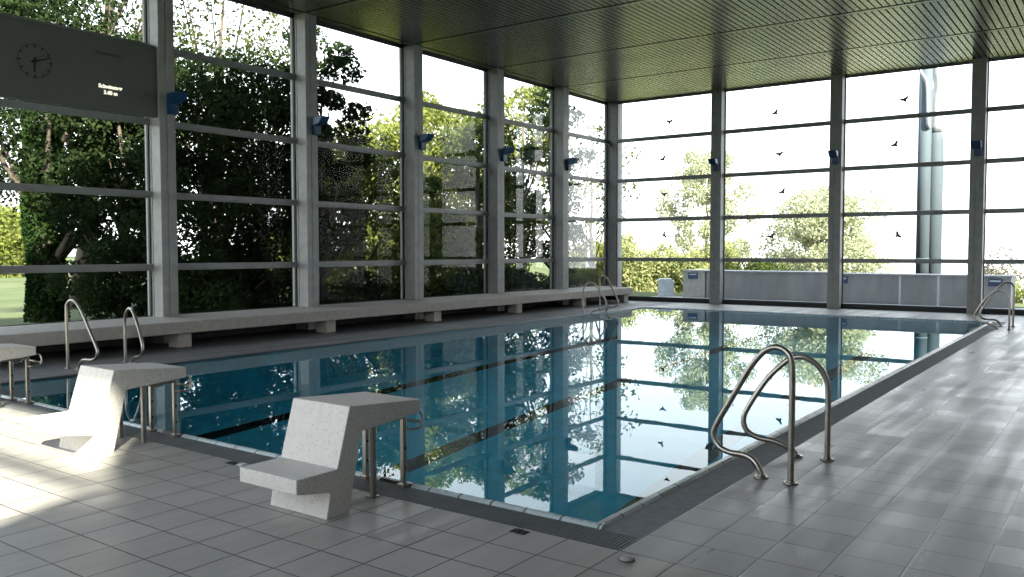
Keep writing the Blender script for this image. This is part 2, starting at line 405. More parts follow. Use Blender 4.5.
# ------------------------------------------------------------------ pillars
def pillar(wd, dp, z0=0):
    """interior face at +x local; dp deep, wd wide (y)"""
    g = .012
    pr = [(0, 0), (dp*.42, 0), (dp*.42, g), (dp*.46, g), (dp*.46, 0), (dp, 0), (dp, wd*.42), (dp-g, wd*.42), (dp-g, wd*.47), (dp, wd*.47), (dp, wd), (0, wd)]
    bm = bmesh.new()
    A = [bm.verts.new((a, b, z0)) for a, b in pr]; B = [bm.verts.new((a, b, HC)) for a, b in pr]
    bm.faces.new(A[::-1]); bm.faces.new(B)
    for i in range(len(pr)): bm.faces.new((A[i], A[(i+1) % len(pr)], B[(i+1) % len(pr)], B[i]))
    return bm
pil = []
for k in range(-3, 6):
    o = obj('pillar', pillar(.276, .439), 'pillar') if not pil else pil[0].copy()
    if pil: COL.objects.link(o)
    pil.append(o); o.location = (XG-.08, PY0+k*PS, 0)
    if k == 5: o.scale = (1.0, 1.22, 1.0)
    tag(o, 'grey steel pillar of the long window wall', None, 'pillars of the long window wall', 'structure')
bp0 = None
for k in range(0, 4):
    if bp0 is None: bp0 = obj('pillar', pillar(.299, .296), 'pillar'); o = bp0
    else: o = bp0.copy(); COL.objects.link(o)
    o.rotation_euler = (0, 0, -math.pi/2); o.location = (PX0+k*PSX, YB, 0)
    tag(o, 'grey steel pillar of the end window wall', None, 'pillars of the end window wall', 'structure')
# ------------------------------------------------------------------ windows: rails and panes per bay
wn = 0
def window(p0, p1, axis, zs, label, depth=(.0, .10), zlo=.42, zhi=HC-.03, side=1):
    """bay between coordinates p0..p1 along axis at glass line"""
    global wn; wn += 1
    base = (XG, p0, 0) if axis == 'Y' else (p0, YB if side == 1 else YR-.1, 0)
    t = thing('window_%d' % wn, label, None, base, 0, None, 'structure')
    ln = p1-p0
    def bx(a0, a1, d0, d1, z0, z1):
        return (d0, d1, a0, a1, z0, z1) if axis == 'Y' else (a0, a1, -d1, -d0, z0, z1)
    zz = [zlo]+list(zs)+[zhi]
    for a, b in zip(zz, zz[1:]):
        box('window_pane', 'glass', *bx(.0, ln, .01, .018, a, b), parent=t)
    for z in zs:
        bm = bmesh.new(); add_box(bm, *bx(0, ln, -.02, .085, z-.048, z+.048), bev=.006)
        add_box(bm, *bx(0, ln, .03, .088, z-.062, z-.05))
        obj('window_transom', bm, 'transom', t)
    bm = bmesh.new()
    for a in (0, ln-.02): add_box(bm, *bx(a, a+.02, 0, .05, zlo, zhi))
    add_box(bm, *bx(.02, ln-.02, 0, .05, zlo, zlo+.02)); add_box(bm, *bx(.02, ln-.02, 0, .05, zhi-.02, zhi))
    obj('window_frame', bm, 'gasket', t)
    if axis == 'Y': box('window_sill', 'bench', *bx(.001, ln-.001, -.0, .358, .34, .43), parent=t)
    return t
for k in range(-3, 5):
    window(PY0+k*PS+.276, PY0+(k+1)*PS, 'Y', TR, 'tall glazed bay of the long window wall')
xs = [XG+.36] + [PX0+k*PSX for k in range(4)] + [XR]
for k in range(5):
    a = xs[k] if k == 0 else xs[k]+.299
    window(a, xs[k+1], 'X', TR, 'tall glazed bay of the end window wall', zlo=.11, zhi=HC-.03)
for a, b in ((-2.35, 1.97), (-6.6, -2.5), (-10.6, -6.75)):
    window(a, b, 'X', [2.4, 4.15], 'high window in the wall behind the viewpoint', zlo=.4, zhi=5.22, side=0)
for x in (-2.42, -6.68):
    struct(box('pillar', 'pillar', x-.07, x+.07, YR-.18, YR, .4, 5.22))

# ------------------------------------------------------------------ outside ground
bm = bmesh.new()
xsG = [-260, -120, -60, -30, XG-.1]; 
def gz(x, y):
    return -.12 - max(0, y-26)*.13 if True else 0
ysG = [-150, -60, -20, 0, 10, 20, 26, 40, 70, 120]
xg = [-260, -150, -80, -50, -30, -20, XG-.12, 0, XR+.3, 30, 80, 200]
def hz(x, y):
    d = max(0, y-26)
    return -.12 - min(d, 60)*.12*min(1, max(0, (x+45)/25.0)) 
V = {}
for i, x in enumerate(xg):
    for j, y in enumerate(ysG): V[i, j] = bm.verts.new((x, y, hz(x, y)-(.3 if (XG-.2 < x < XR+.2 and -4 < y < 18) else 0)))
for i in range(len(xg)-1):
    for j in range(len(ysG)-1):
        bm.faces.new((V[i, j], V[i+1, j], V[i+1, j+1], V[i, j+1]))
gr = obj('ground', bm, 'ground'); struct(gr, 'sunlit meadow outside')
# keep the ground clear of the building footprint and pool
bmm = bmesh.new(); bmm.from_mesh(gr.data)
for f in list(bmm.faces):
    c = f.calc_center_median()
    if XG-.2 < c.x < XR+.3 and -20 < c.y < 20: bmm.faces.remove(f)
bmm.to_mesh(gr.data); bmm.free()
struct(box('ground_strip', 'ground', XG-.12, XR+.3, -20, YR-.2, -.4, -.12))
struct(box('path', 'paving', XG-.12, XR+.3, YB+.1, 22.6, -.4, -.06), 'pale paving outside the end windows')

# ------------------------------------------------------------------ bench
bt = thing('bench', 'long pale concrete bench built along the window wall', 'bench', (-9.5, YR, 0))
bm = bmesh.new()
ey = 18.28-YR
pr = [(-.818, .235), (-.818, .43), (-.02, .415), (0, .405), (0, .235), (-.012, .225)]
add_prism(bm, pr, .01, ey, 'Y'); obj('bench_slab', bm, 'bench', bt)
s0 = None
for k in range(-2, 6):
    y = 3.63+k*2.99 - YR
    if k == 5: y = 17.98-YR
    if s0 is None:
        bm = bmesh.new(); add_box(bm, -.36, -.09, 0, .23, 0, .226, bev=.006); s0 = obj('bench_support', bm, 'bench', bt); o = s0
    else:
        o = s0.copy(); COL.objects.link(o); o.parent = bt
    o.location = (0, y, 0)

# ------------------------------------------------------------------ starting blocks
LGX = {-1: -.215, 1: .125}
def make_block():
    t = thing('starting_block', '', 'starting block', (LX[0]-.022, 0, 0), 0, 'starting blocks at the near end of the pool')
    hw = .245
    prof = [(-.77, 0), (-.60, 0), (-.497, .452), (.008, .487), (.012, .569), (-.589, .612), (-.688, .27), (-.98, .27), (-.98, .187), (-.742, .148)]
    bm = bmesh.new(); add_prism(bm, prof, -hw, hw, 'X', bev=.006); obj('block_body', bm, 'terrazzo', t)
    for sx in (-1, 1):
        for y, top in ((-.29, .462), (-.02, .482)):
            bm = bmesh.new(); x = LGX[sx]
            add_box(bm, x-.016, x+.016, y-.016, y+.016, .006, top, bev=.004)
            lg = obj('leg', bm, 'steel', t)
            bm = bmesh.new(); add_box(bm, x-.03, x+.03, y-.03, y+.03, .0, .006 if y < -.1 else .02); obj('foot_plate', bm, 'steel', lg)
            if y > -.1:
                for z in (.12, .25):
                    bm = bmesh.new(); add_cyl(bm, (x+.016, y, z), (x+.02, y, z), .008, n=10)
                    obj('bolt', bm, 'black', lg)
        bm = bmesh.new(); add_box(bm, LGX[sx]-.014, LGX[sx]+.014, -.274, -.036, .437, .462, bev=.003); obj('top_rail', bm, 'steel', t)
    # backstroke grip: two tubes curving up from the front legs, joined by crossbars
    bm = bmesh.new()
    for sx in (-1, 1):
        x = sx*.19
        add_tube(bm, smooth_path([(x, -.02, .375), (x, .03, .370), (x, .068, .380), (x, .082, .41), (x, .082, .45), (x, .06, .486), (x, .02, .492)], 5), .0085, 10)
        add_cyl(bm, (LGX[sx], -.02, .375), (sx*.19, -.02, .375), .0085, n=10)
    add_cyl(bm, (-.19, .080, .405), (.19, .080, .405), .0085, n=10)
    obj('hand_grip', bm, 'steel', t)
    return t
blk = make_block(); blk['label'] = 'white terrazzo starting block nearest the pool corner, wholly in shade'
dup(blk, (LX[1]-.022, 0, 0), None, 'white terrazzo starting block glaring in the sunlight, middle of the three')
dup(blk, (LX[2]-.022, 0, 0), None, 'terrazzo starting block cut off by the edge of the photo')

# ------------------------------------------------------------------ ladders
RA = [(.34, 0), (.335, .035), (.29, .098), (.225, .128), (.10, .130), (.018, .160), (-.020, .228), (.002, .305), (.135, .530), (.242, .710), (.325, .815), (.387, .861), (.454, .872), (.512, .841), (.543, .768), (.547, .52), (.545, .2), (.544, 0)]
RB = [(.345, 0), (.330, .035), (.251, .078), (.172, .100), (.080, .112), (-.002, .155), (-.030, .235), (.003, .335), (.134, .552), (.263, .690), (.320, .722), (.375, .732), (.430, .715), (.490, .670), (.535, .600), (.555, .50), (.557, .2), (.557, 0)]
def make_ladder(name_label, loc, mir, swap):
    t = thing('pool_ladder', name_label, 'pool ladder', loc, 0, 'steel pool ladders')
    for k, prof in enumerate((RB, RA) if swap else (RA, RB)):
        y = k*LW
        bm = bmesh.new()
        tw = lambda a: y + (1 if k == 0 else -1)*.09*(.545-a)/.565
        pts = smooth_path([(mir*a, tw(a), z) for a, z in prof], 5)
        add_tube(bm, pts, .020, 14); rail = obj('handrail', bm, 'steel', t)
        for a in (prof[0][0], prof[-1][0]):
            bm = bmesh.new(); y_ = tw(a); add_cyl(bm, (mir*a, y_, 0), (mir*a, y_, .012), .048, .044, 20); add_cyl(bm, (mir*a, y_, .012), (mir*a, y_, .022), .030, .026, 20)
            obj('floor_flange', bm, 'steel', rail)
    # treads fixed below the water on the wall
    for z in (-.35, -.65, -.95, -1.25):
        bm = bmesh.new(); add_box(bm, min(-mir*.06, -mir*.17), max(-mir*.06, -mir*.17), .04, LW-.04, z, z+.03, bev=.006)
        obj('step', bm, 'steel', t)
    for y in (.04, LW-.04):
        bm = bmesh.new(); add_cyl(bm, (-mir*.13, y, -1.3), (-mir*.13, y, -.1), .018); obj('step_rail', bm, 'steel', t)
    return t
LW = .775
make_ladder('steel pool ladder beside the near right pool corner, largest of the four', (0, 1.49, 0), 1, False)
make_ladder('steel pool ladder opposite, standing behind the sunlit starting block', (POOLX-.01, 1.47, 0), -1, False)
make_ladder('steel pool ladder at the far right corner below the end pillar', (-.085, 14.5, 0), 1, True)
make_ladder('steel pool ladder at the far left corner in front of the bench end', (POOLX+.33, 13.6, 0), -1, True)

# ------------------------------------------------------------------ scoreboard with clock
bd = thing('display_board', 'long grey display board with a round clock hung between window pillars', 'display board', (-10.36, 3.83, 0))
bm = bmesh.new(); add_box(bm, -.14, 0, -2.70, -.003, 3.63, 4.75, bev=.004); obj('board_panel', bm, 'board', bd)
cy0, cz0 = 1.95-3.83, 4.185
ck = thing('clock_face', None, None); ck.parent = bd; ck.location = (.0, cy0, cz0)
bm = bmesh.new()
R = .235
for i in range(48):
    a0, a1 = 2*math.pi*i/48, 2*math.pi*(i+1)/48
    for x0_, x1_ in ((0.002, .006),):
        vs = [bm.verts.new((x1_, r*math.sin(a), r*math.cos(a))) for r, a in ((R, a0), (R, a1), (R-.009, a1), (R-.009, a0))]
        bm.faces.new(vs)
for i in range(12):
    a = math.pi*i/6; c, s = math.cos(a), math.sin(a); w_ = .010 if i % 3 else .014; l_ = .045
    P = lambda r, o_: (.008, r*s+o_*c, r*c-o_*s)
    bm.faces.new([bm.verts.new(P(R+.008, -w_)), bm.verts.new(P(R+.008, w_)), bm.verts.new(P(R-l_, w_)), bm.verts.new(P(R-l_, -w_))])
obj('dial_marks', bm, 'dial', ck)
def hand(nm, ang, l0, l1, w_, x):
    a = math.radians(ang); c, s = math.cos(a), math.sin(a)
    bm = bmesh.new(); pts = [(l1, -w_*.7), (l1, w_*.7), (-l0, w_), (-l0, -w_)]
    A = [bm.verts.new((x, r*s+o_*c, r*c-o_*s)) for r, o_ in pts]; B = [bm.verts.new((x+.006, r*s+o_*c, r*c-o_*s)) for r, o_ in pts]
    bm.faces.new(A); bm.faces.new(B[::-1])
    for i in range(4): bm.faces.new((A[i], A[(i+1) % 4], B[(i+1) % 4], B[i]))
    add_cyl(bm, (x, 0, 0), (x+.01, 0, 0), .022, n=16)
    obj(nm, bm, 'black', ck)
hand('hour_hand', 184, .055, .16, .011, .012)
hand('minute_hand', 70, .055, .225, .012, .022)
def text(nm, s, size, loc, mat, parent, bold=0):
    cu = bpy.data.curves.new(nm, 'FONT'); cu.body = s; cu.size = size; cu.align_x = 'CENTER'; cu.extrude = .002; cu.offset = bold
    o = bpy.data.objects.new(nm, cu); COL.objects.link(o); cu.materials.append(M[mat]); o.parent = parent
    bpy.context.view_layer.update()
    me = bpy.data.meshes.new_from_object(o.evaluated_get(bpy.context.evaluated_depsgraph_get()))
    bpy.data.objects.remove(o); o = bpy.data.objects.new(nm, me); COL.objects.link(o); o.parent = parent
    o.location = loc; o.rotation_euler = (math.pi/2, 0, math.pi/2); return o
m, b = new('lit_letters'); b.inputs['Base Color'].default_value = (.9, .88, .78, 1)
b.inputs['Emission Color'].default_value = (1, .93, .78, 1); b.inputs['Emission Strength'].default_value = .95; M['lit'] = m
M['faint'] = plain('unlit_letters', (.055, .06, .058), .6)
text('lit_lettering', 'Schwimmer', .078, (.003, 3.055-3.83, 3.965), 'lit', bd, .003)
text('lit_lettering', '3.40 m', .078, (.003, 3.055-3.83, 3.875), 'lit', bd, .003)
text('unlit_lettering', 'Wassertiefe', .085, (.003, 3.03-3.83, 4.46), 'faint', bd)

# ------------------------------------------------------------------ blue wall lamps on the pillars
def make_lamp():
    t = thing('wall_lamp', '', 'lamp', (0, 0, 0), 0, 'blue lamps on the window pillars')
    bm = bmesh.new(); add_box(bm, 0, .085, -.08, .08, -.16, .15, bev=.012); obj('lamp_housing', bm, 'blue', t)
    bm = bmesh.new(); add_prism(bm, [(.07, .165), (.33, .165), (.34, .155), (.235, .03), (.07, .0)], -.12, .08, 'Y', bev=.008)
    hd = obj('lamp_head', bm, 'blue', t)
    # prism in 'Y' extrudes along y with (x, z) profile
    bm = bmesh.new(); add_prism(bm, [(.19, .05), (.22, .05), (.30, .145), (.25, .145)], 0.080, .086, 'Y'); obj('side_sticker', bm, 'lens', hd)
    return t
lamp = make_lamp(); first = True
names_l = ['beside the display board, first from the left', 'on the second pillar from the left', 'on the third pillar from the left', 'on the fourth pillar from the left', 'on the fifth pillar, last before the corner']
for k in range(5):
    loc = (XG+.36, PY0+k*PS+.21, 3.855); lb = 'blue angular lamp ' + names_l[k]
    if first: lamp.location = loc; lamp['label'] = lb; first = False
    else: dup(lamp, loc, 0, lb)
names_b = ['on the first pillar right of the room corner', 'on the end wall pillar above the middle of the pool', 'on the end wall pillar right of the tall steel flue']
for k in range(3):
    dup(lamp, (PX0+k*PSX+.17, YB-.296, 3.85), -math.pi/2, 'dark blue lamp ' + names_b[k])

# ------------------------------------------------------------------ bird stickers
BIRD = [(0, .036), (.010, .026), (.018, .030), (.050, .044), (.098, .040), (.088, .022), (.062, -.006), (.030, -.018), (.022, -.036), (.016, -.058), (-.016, -.058), (-.022, -.036), (-.030, -.018), (-.062, -.006), (-.088, .022), (-.098, .040), (-.050, .044), (-.018, .030), (-.010, .026)]
bm = bmesh.new()
A = [bm.verts.new((x, 0, z)) for x, z in BIRD]; B = [bm.verts.new((x, -.002, z)) for x, z in BIRD]
bm.faces.new(A); bm.faces.new(B[::-1])
for i in range(len(BIRD)): bm.faces.new((A[i], A[(i+1) % len(BIRD)], B[(i+1) % len(BIRD)], B[i]))
b0 = obj('bird_sticker', bm, 'black')
rows = ['top pane', 'second pane down', 'third pane down', 'fourth pane down']
bays = ['end window bay next to the room corner', 'middle bay of the end window', 'end window bay with the steel flue']
birds = [(0, 0, -8.612, 5.223, 0), (0, 1, -8.802, 4.169, 35), (0, 2, -8.76, 3.136, 0), (0, 3, -8.755, 1.956, -70), (1, 0, -5.513, 5.192, 40), (1, 1, -5.388, 4.079, 10), (1, 2, -5.293, 3.071, 40), (1, 3, -5.574, 1.883, 30), (2, 0, -2.307, 5.211, 20), (2, 1, -2.504, 4.123, 40), (2, 3, -2.403, 1.877, -55)]
for i, (by, rw, x, z, rot) in enumerate(birds):
    o = b0 if i == 0 else b0.copy()
    if i: COL.objects.link(o)
    o.location = (x, YB-.0185, z); o.rotation_euler = (0, math.radians(-rot), 0); o.scale = (1.15, 1, 1.2)
    tag(o, 'black bird sticker, %s, %s' % (rows[rw], bays[by]), 'sticker', 'bird stickers on the end windows')

# ------------------------------------------------------------------ small floor fittings
def cover(x, y, lb, op=False):
    t = thing('floor_socket', lb, 'floor socket', (x, y, 0), 0, None)
    bm = bmesh.new(); add_box(bm, -.048, .048, -.03, .03, .0, .004, bev=.001); add_box(bm, -.004, .004, -.028, .028, .004, .008); obj('socket_plate', bm, 'rubber', t)
    bm = bmesh.new()
    for s_ in (-1, 1): add_box(bm, s_*.024-.016, s_*.024+.016, -.02, .02, .004, .0065)
    obj('socket_lid', bm, 'trough', t)
    if op:
        bm = bmesh.new(); add_box(bm, .07, .12, -.02, .03, 0, .010, bev=.002); obj('pale_tab', bm, 'cabwhite', t)
    return t
cover(-.325, -.30, 'small black floor socket cover in the tiles near the pool corner')
cover(-2.82, -.29, 'small black floor socket cover with a pale tab behind the shaded starting block', True)
dm = thing('drain_dome', 'small domed steel cap on the tiles at the corner of the grating', 'drain cover', (.335, -.33, 0))
bm = bmesh.new()
prof = [(.036, 0), (.036, .005), (.031, .012), (.020, .018), (.008, .020)]
rings = [[bm.verts.new((r*math.cos(2*math.pi*k/24), r*math.sin(2*math.pi*k/24), z)) for k in range(24)] for r, z in prof]
for A, B in zip(rings, rings[1:]):
    for k in range(24): bm.faces.new((A[k], A[(k+1) % 24], B[(k+1) % 24], B[k])).smooth = True
bm.faces.new(rings[-1]); obj('cap_dome', bm, 'pillar', dm)
bm = bmesh.new(); add_cyl(bm, (0, 0, 0), (0, 0, .004), .040, n=24); obj('cap_ring', bm, 'rubber', dm)

# ------------------------------------------------------------------ outside the end windows
YC = 22.4
def unit(name, label, x0_, x1_, top, mat, plates, seams=(), group=None):
    t = thing(name, label, 'low wall' if mat == 'concrete' else 'cabinet', (x0_, YC, -.06), 0, group)
    w_ = x1_-x0_; bm = bmesh.new(); add_box(bm, 0, w_, 0, 1.1, 0, top+.06, bev=.01)
    obj('wall_body' if mat == 'concrete' else 'cabinet_body', bm, mat, t)
    bm = bmesh.new(); add_box(bm, -.02, w_+.02, -.02, 1.12, top+.03, top+.07, bev=.006); obj('coping', bm, mat, t)
    for px in plates:
        bm = bmesh.new(); add_box(bm, px-x0_-.17, px-x0_+.17, -.03, 0, top-.22, top-.02, bev=.004); pl = obj('name_plate', bm, 'label', t)
        bm = bmesh.new(); add_box(bm, px-x0_-.13, px-x0_+.13, -.034, -.03, top-.10, top-.055); obj('plate_line', bm, 'cabwhite', pl)
    for s_ in seams:
        bm = bmesh.new(); add_box(bm, s_-x0_-.03, s_-x0_+.03, -.012, 0, 0, top+.03); obj('seam_strip', bm, 'cabwhite', t)
    return t
unit('low_wall', 'long low grey concrete wall outside, left one with its plain front', -8.95, -4.92, .83, 'concrete', [], (), 'low walls outside the end windows')
unit('low_wall', 'long low grey concrete wall outside in front of the steel flue', -4.86, -.28, .80, 'concrete', [-4.66, -.65], (-3.05, -2.05), 'low walls outside the end windows')
unit('utility_cabinet', 'beige low cabinet with a blue plate outside the first end window', -9.78, -9.0, .84, 'cabinet', [-9.42])
p = at(666, 29, -.12)
t = thing('meter_cabinet', 'small white cabinet standing in the grass before the bushes', 'cabinet', p, .5)
bm = bmesh.new(); add_box(bm, -.26, .26, -.15, .15, .05, .60, bev=.01); obj('cabinet_body', bm, 'cabwhite', t)
bm = bmesh.new(); add_prism(bm, [(-.30, .60), (-.19, .66), (.19, .66), (.20, .60)], -.2, .2, 'Y'); obj('cabinet_roof', bm, 'cabwhite', t)
bm = bmesh.new(); add_box(bm, -.22, .22, -.13, .13, -.05, .05); obj('cabinet_foot', bm, 'concrete', t)
# steel flue
d = 27.0
pA = at(922, d, -.3); pB = at(933, d+.3, -.3)
t = thing('flue_stack', 'tall twin steel flue rising outside the end window', 'flue', pA)
wA = .5*12.2*d/FPX; wB = .5*13*d/FPX
off = pB-pA; off.z = 0
bm = bmesh.new(); add_cyl(bm, (0, 0, 0), (0, 0, 9.5), wA, n=28); obj('flue_pipe', bm, 'duct', t)
bm = bmesh.new(); zt = zat(128, d)+.3
pts = [(off.x, off.y, z) for z in (0, zt-.55, zt-.35, zt-.18, zt-.06, zt)]
add_tube(bm, pts, [wB*1.15, wB*1.15, wB*1.08, wB*.9, wB*.55, wB*.1], 28); obj('flue_casing', bm, 'duct', t)
for z in (1.5, 3.0, 4.5, 6, 7.5):
    bm = bmesh.new(); add_cyl(bm, (0, 0, z), (0, 0, z+.05), wA*1.04, n=28); obj('flue_band', bm, 'duct', t)
bm = bmesh.new(); z1 = zat(73, d)+.3
add_tube(bm, smooth_path([(-.14, -wA-.05, z1+.6), (-.14, -wA-.05, z1+.1), (.02, -wA-.1, z1-.2), (.10, -wA-.1, z1-.5), (.14, -wA-.1, z1-1.6), (.14, -wA+.05, z1-1.75)], 4), .05, 10)
obj('steam_pipe', bm, 'shiny', t)
bm = bmesh.new()
add_tube(bm, smooth_path([(off.x, off.y, zt-.1), (off.x, off.y, zt+.8), (off.x+.06, off.y, zt+1.5), (off.x-.15, off.y, zt+2.3), (off.x-.5, off.y, zt+2.9)], 5), wB*.85, 20); obj('flue_elbow', bm, 'shiny', t)
# lamp post far out on the left
p = at(588, 40, -.12)
t = thing('lamp_post', 'thin grey street lamp post outside the last long window bay', 'lamp post', p)
bm = bmesh.new(); add_cyl(bm, (0, 0, 0), (0, 0, zat(200, 40)+.1), .14, .10, 12); obj('post_shaft', bm, 'transom', t)
bm = bmesh.new(); z_ = zat(200, 40)+.1; add_box(bm, -.5, .5, -.08, .08, z_-.1, z_); obj('post_arm', bm, 'transom', t)

# ------------------------------------------------------------------ trees
def leaf_mesh(name, C, size, rng, droop=.3, aspect=.55):
    """one folded rhombic leaf at each centre"""
    n = len(C)
    th = rng.uniform(0, 2*math.pi, n); tilt = rng.uniform(-1.1, 1.1, n)
    a = np.stack([np.cos(th)*np.cos(tilt), np.sin(th)*np.cos(tilt), np.sin(tilt)-droop], 1); a /= np.linalg.norm(a, axis=1)[:, None]
    r = rng.normal(size=(n, 3)); b = np.cross(a, r); b /= np.linalg.norm(b, axis=1)[:, None]; c = np.cross(a, b)
    s = size*rng.uniform(.6, 1.35, n)[:, None]
    v = np.empty((n, 4, 3), np.float32)
    v[:, 0] = C - a*s*.5; v[:, 1] = C + b*s*aspect*.5 + c*s*.12; v[:, 2] = C + a*s*.5; v[:, 3] = C - b*s*aspect*.5 + c*s*.12
    me = bpy.data.meshes.new(name)
    me.vertices.add(n*4); me.vertices.foreach_set('co', v.reshape(-1))
    me.loops.add(n*4); me.loops.foreach_set('vertex_index', np.arange(n*4, dtype=np.int32))
    me.polygons.add(n); me.polygons.foreach_set('loop_start', np.arange(0, n*4, 4, dtype=np.int32)); me.polygons.foreach_set('loop_total', np.full(n, 4, np.int32))
    me.update(calc_edges=True); return me
def foliage(parent, C, size, mat, rng, name='foliage', **k):
    me = leaf_mesh(name, C, size, rng, **k); me.materials.append(M[mat]); o = bpy.data.objects.new(name, me); COL.objects.link(o); o.parent = parent; return o
def tree(label, loc, h, r, mat, n=9000, size=.13, seed=1, trunk=.14, cb=.25, bark='bark', blobs=26, name='leafy_tree', cat='tree', lean=(0, 0), shape=1.0, ivy=0, group='trees outside', spread=.30, limbs=9):
    """cb: crown base as a share of h; r: crown radius; blobs: leaf clusters on the branch ends"""
    rng = np.random.default_rng(seed)
    t = thing(name, label, cat, loc, 0, group)
    bm = bmesh.new()
    top = Vector((lean[0], lean[1], h*.82)); pts = []
    for i in range(7):
        f = i/6; pts.append(Vector((top.x*f + rng.normal()*trunk*.5*f, top.y*f + rng.normal()*trunk*.5*f, h*.82*f)))
    add_tube(bm, pts, [trunk*(1.25-.0*f) if f == 0 else trunk*(1-.82*f) for f in [i/6 for i in range(7)]], 10)
    cen = []
    for k in range(blobs):
        f = (k+.5)/blobs; z = h*(cb + (1-cb)*f*.94)
        prof = math.sin(math.pi*min(1, (f*.88+.12))**.8)*shape if shape < 5 else 1
        prof = max(.18, math.sqrt(max(0, 1-(2*f-.9)**2/1.25)))
        a = k*2.399+rng.uniform(-.5, .5); rr = r*prof*math.sqrt(rng.uniform(.15, 1.0))*.85
        c = Vector((lean[0]*z/h + rr*math.cos(a), lean[1]*z/h + rr*math.sin(a), z + rng.normal()*.1*r)); cen.append(c)
        if k % max(1, blobs//max(1, limbs)) == 0:
            j = min(5, max(1, int(6*min(.95, max(.12, (z/h-.22))))))
            s = pts[j]; mid = s.lerp(c, .5) + Vector((0, 0, -.08*r)); R0 = trunk*(1-.82*j/6)*.55
            add_tube(bm, smooth_path([s, mid, c], 4), list(np.linspace(R0, R0*.15, 9)), 6)
    obj('trunk', bm, bark, t)
    P = []
    per = n//blobs
    for c in cen:
        br = r*spread*rng.uniform(.75, 1.3)*(1.35 if blobs < 12 else 1)
        q = rng.normal(size=(per, 3)); q /= np.linalg.norm(q, axis=1)[:, None]; q *= (br*rng.uniform(.25, 1, per)**.6)[:, None]; q[:, 2] *= .75
        P.append(q + np.array(c)[None])
    foliage(t, np.concatenate(P), size, mat, rng)
    if ivy:
        m_ = 20000; zz = rng.uniform(0, ivy, m_); aa = rng.uniform(0, 2*math.pi, m_); rad = trunk*(1.2+.15*np.sin(zz*2.1+aa*2)) + rng.uniform(0, .10, m_)
        C = np.stack([lean[0]*zz/h + rad*np.cos(aa), lean[1]*zz/h + rad*np.sin(aa), zz], 1)
        foliage(t, C, .10, 'leaf_ivy', rng, 'ivy_leaves')
    return t
def bush(label, loc, rx, ry, h, mat, n=5000, size=.1, seed=1, name='leafy_bush', group='bushes outside'):
    rng = np.random.default_rng(seed); t = thing(name, label, 'bush', loc, 0, group)
    bm = bmesh.new()
    for k in range(7):
        a = k*.9+rng.uniform(0, .4); e = Vector((rx*.6*math.cos(a), ry*.6*math.sin(a), h*rng.uniform(.5, .85)))
        add_tube(bm, smooth_path([Vector((.05*math.cos(a), .05*math.sin(a), 0)), e*.5+Vector((0, 0, h*.1)), e], 3), list(np.linspace(.035, .008, 7)), 5)
    obj('stem', bm, 'bark', t)
    K = 14; P = []
    for k in range(K):
        a = rng.uniform(0, 6.28); rr = math.sqrt(rng.uniform(0, 1))*.72; c = np.array([rx*rr*math.cos(a), ry*rr*math.sin(a), h*(.10+.70*rng.uniform(0, 1)*(1-.5*rr))])
        q = rng.normal(size=(n//K, 3)); q /= np.linalg.norm(q, axis=1)[:, None]; q *= rng.uniform(.3, 1, n//K)[:, None]**.6
        P.append(q*np.array([rx*.38, ry*.38, h*.24]) + c)
    C = np.concatenate(P); C[:, 2] = np.maximum(C[:, 2], .02)
    foliage(t, C, size, mat, rng); return t
def H(v, d): return zat(v, d)+.12
def wb(u, x, v, rx, ry):
    """foot, radii and height of a bush seen at column u, x metres out along the long wall, reaching up to row v"""
    f = Vector((-math.sin(YAW), math.cos(YAW), 0)); r = Vector((math.cos(YAW), math.sin(YAW), 0))
    d = (x-CAM.x)/(f.x + r.x*(u-512)/FPX); return at(u, d, -.12), rx, ry, H(v, d)
# long wall side, left to right
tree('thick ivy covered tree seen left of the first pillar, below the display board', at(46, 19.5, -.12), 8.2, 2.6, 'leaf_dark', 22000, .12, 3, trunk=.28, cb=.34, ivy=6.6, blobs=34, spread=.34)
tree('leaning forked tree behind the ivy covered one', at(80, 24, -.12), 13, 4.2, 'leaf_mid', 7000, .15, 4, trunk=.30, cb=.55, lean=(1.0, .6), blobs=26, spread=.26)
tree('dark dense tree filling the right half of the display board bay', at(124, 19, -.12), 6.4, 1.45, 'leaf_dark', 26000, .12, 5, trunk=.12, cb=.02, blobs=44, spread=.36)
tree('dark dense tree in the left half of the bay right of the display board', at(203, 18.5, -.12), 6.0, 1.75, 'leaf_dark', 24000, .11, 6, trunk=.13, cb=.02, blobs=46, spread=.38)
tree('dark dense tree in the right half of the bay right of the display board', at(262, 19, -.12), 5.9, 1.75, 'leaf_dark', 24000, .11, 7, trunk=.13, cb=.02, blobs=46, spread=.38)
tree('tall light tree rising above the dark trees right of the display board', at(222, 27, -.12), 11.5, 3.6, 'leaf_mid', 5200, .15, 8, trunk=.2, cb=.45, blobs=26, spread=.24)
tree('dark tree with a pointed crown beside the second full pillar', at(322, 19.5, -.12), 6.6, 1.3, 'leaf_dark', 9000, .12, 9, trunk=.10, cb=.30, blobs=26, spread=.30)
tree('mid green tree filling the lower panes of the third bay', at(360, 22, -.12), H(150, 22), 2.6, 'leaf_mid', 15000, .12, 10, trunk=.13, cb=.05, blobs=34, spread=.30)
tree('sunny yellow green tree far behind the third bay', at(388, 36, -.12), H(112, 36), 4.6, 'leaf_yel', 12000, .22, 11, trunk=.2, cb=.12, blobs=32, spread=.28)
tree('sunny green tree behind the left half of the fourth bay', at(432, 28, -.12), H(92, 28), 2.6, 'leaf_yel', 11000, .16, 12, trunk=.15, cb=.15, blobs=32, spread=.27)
tree('dark green tree behind the right half of the fourth bay', at(478, 26, -.12), H(110, 26), 1.9, 'leaf_mid', 9500, .14, 13, trunk=.14, cb=.15, blobs=28, spread=.30)
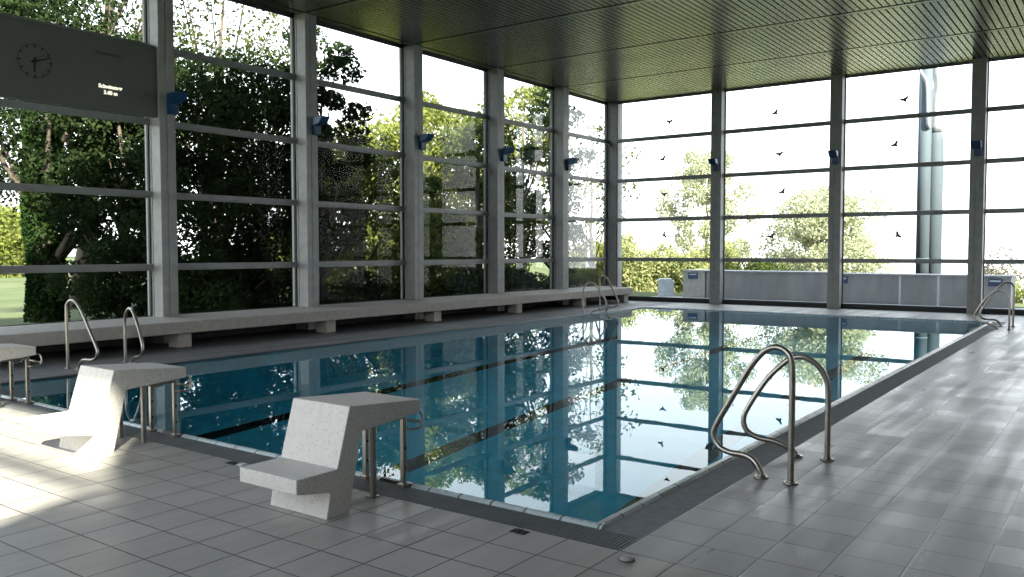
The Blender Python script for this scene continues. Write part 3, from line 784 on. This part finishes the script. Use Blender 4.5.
tree('yellow green tree low behind the fourth bay', at(470, 36, -.12), H(160, 36), 3.2, 'leaf_mid', 8000, .2, 14, trunk=.14, cb=.05, blobs=26, spread=.30)
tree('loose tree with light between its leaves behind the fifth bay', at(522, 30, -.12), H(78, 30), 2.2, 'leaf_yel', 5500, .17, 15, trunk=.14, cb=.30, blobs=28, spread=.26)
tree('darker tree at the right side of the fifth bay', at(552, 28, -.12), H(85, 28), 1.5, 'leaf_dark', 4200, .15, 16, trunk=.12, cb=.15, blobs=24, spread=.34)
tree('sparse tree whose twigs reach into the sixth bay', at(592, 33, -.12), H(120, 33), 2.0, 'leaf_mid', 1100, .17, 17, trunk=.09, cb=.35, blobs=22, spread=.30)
bush('dark hedge plant under the third bay', *wb(345, -12.9, 262, 1.5, 1.5), 'leaf_dark', 6000, .10, 21)
bush('green hedge plant under the left of the fourth bay', *wb(418, -13.2, 262, 1.6, 1.6), 'leaf_dark', 6000, .11, 22)
bush('green hedge plant under the right of the fourth bay', *wb(476, -13.2, 260, 1.6, 1.6), 'leaf_dark', 6000, .11, 23)
bush('green hedge plant under the fifth bay', *wb(531, -13.3, 262, 1.7, 1.7), 'leaf_dark', 6000, .12, 24)
bush('green bush under the sixth bay', *wb(588, -13.3, 258, 1.0, 1.0), 'leaf_yel', 6000, .13, 25)
bush('dark bush under the dark trees right of the display board', *wb(232, -12.9, 245, 1.5, 1.2), 'leaf_dark', 9000, .10, 26)
bush('bright yellow bush far behind the sixth bay', at(585, 44, -.12), 3.2, 1.6, 2.6, 'leaf_yel', 6000, .2, 27)
bush('bright far bush seen left of the ivy covered trunk', at(5, 55, -.12), 5.5, 3, 6.4, 'leaf_yel', 8000, .32, 28)
bush('bright far bush seen between the dark trees', at(290, 45, -.12), 5, 2, 3.0, 'leaf_yel', 6000, .28, 29)
# end wall side
def E(u, d): p = at(u, d); p.z = hz(p.x, p.y); return p
bush('pale yellow green bush left of the beige cabinet', E(640, 42), 2.2, 1.7, zat(219, 42)-E(640, 42).z, 'leaf_light', 16000, .15, 31)
bush('pale yellow green bush behind the beige cabinet', E(694, 40), 2.2, 1.6, zat(224, 40)-E(694, 40).z, 'leaf_light', 15000, .15, 32)
p = E(706, 42)
tree('tall pale birch behind the first end wall pillar', p, zat(146, 42)-p.z, 2.8, 'leaf_hazy', 18000, .14, 33, trunk=.13, cb=.25, bark='birchbark', blobs=40, spread=.23, name='birch_tree')
p = E(820, 36)
tree('round pale green tree behind the middle end wall pillar', p, zat(194, 36)-p.z, 2.9, 'leaf_hazy', 26000, .14, 34, trunk=.13, cb=.12, blobs=36, spread=.28)
bush('darker shrub behind the long low wall', E(766, 33), 1.7, 1.0, zat(252, 33)-E(766, 33).z, 'leaf_mid', 4000, .14, 35)
p = E(1005, 70)
bush('pale brown far bush at the right edge behind the low wall', p, 4.2, 2.5, zat(243, 70)-p.z, 'leaf_brown', 5000, .3, 36)
bush('low yellow green bush at the right edge behind the low wall', E(1002, 40), 2.6, 1.5, zat(262, 40)-E(1002, 40).z, 'leaf_yel', 4000, .18, 37)

# wire fence across the meadow, seen left of the ivy covered tree
fa, fb = at(-60, 47, -.12), at(330, 47, -.12)
t = thing('wire_fence', 'thin wire fence with posts crossing the meadow behind the trees', 'fence', fa)
dv = fb-fa
for i in range(9):
    q = dv*(i/8); bm = bmesh.new(); add_box(bm, q.x-.04, q.x+.04, q.y-.04, q.y+.04, 0, 1.35); obj('fence_post', bm, 'bark', t)
for z in (.35, .8, 1.25):
    bm = bmesh.new(); add_cyl(bm, (0, 0, z), (dv.x, dv.y, z), .012, n=6); obj('fence_wire', bm, 'gasket', t)
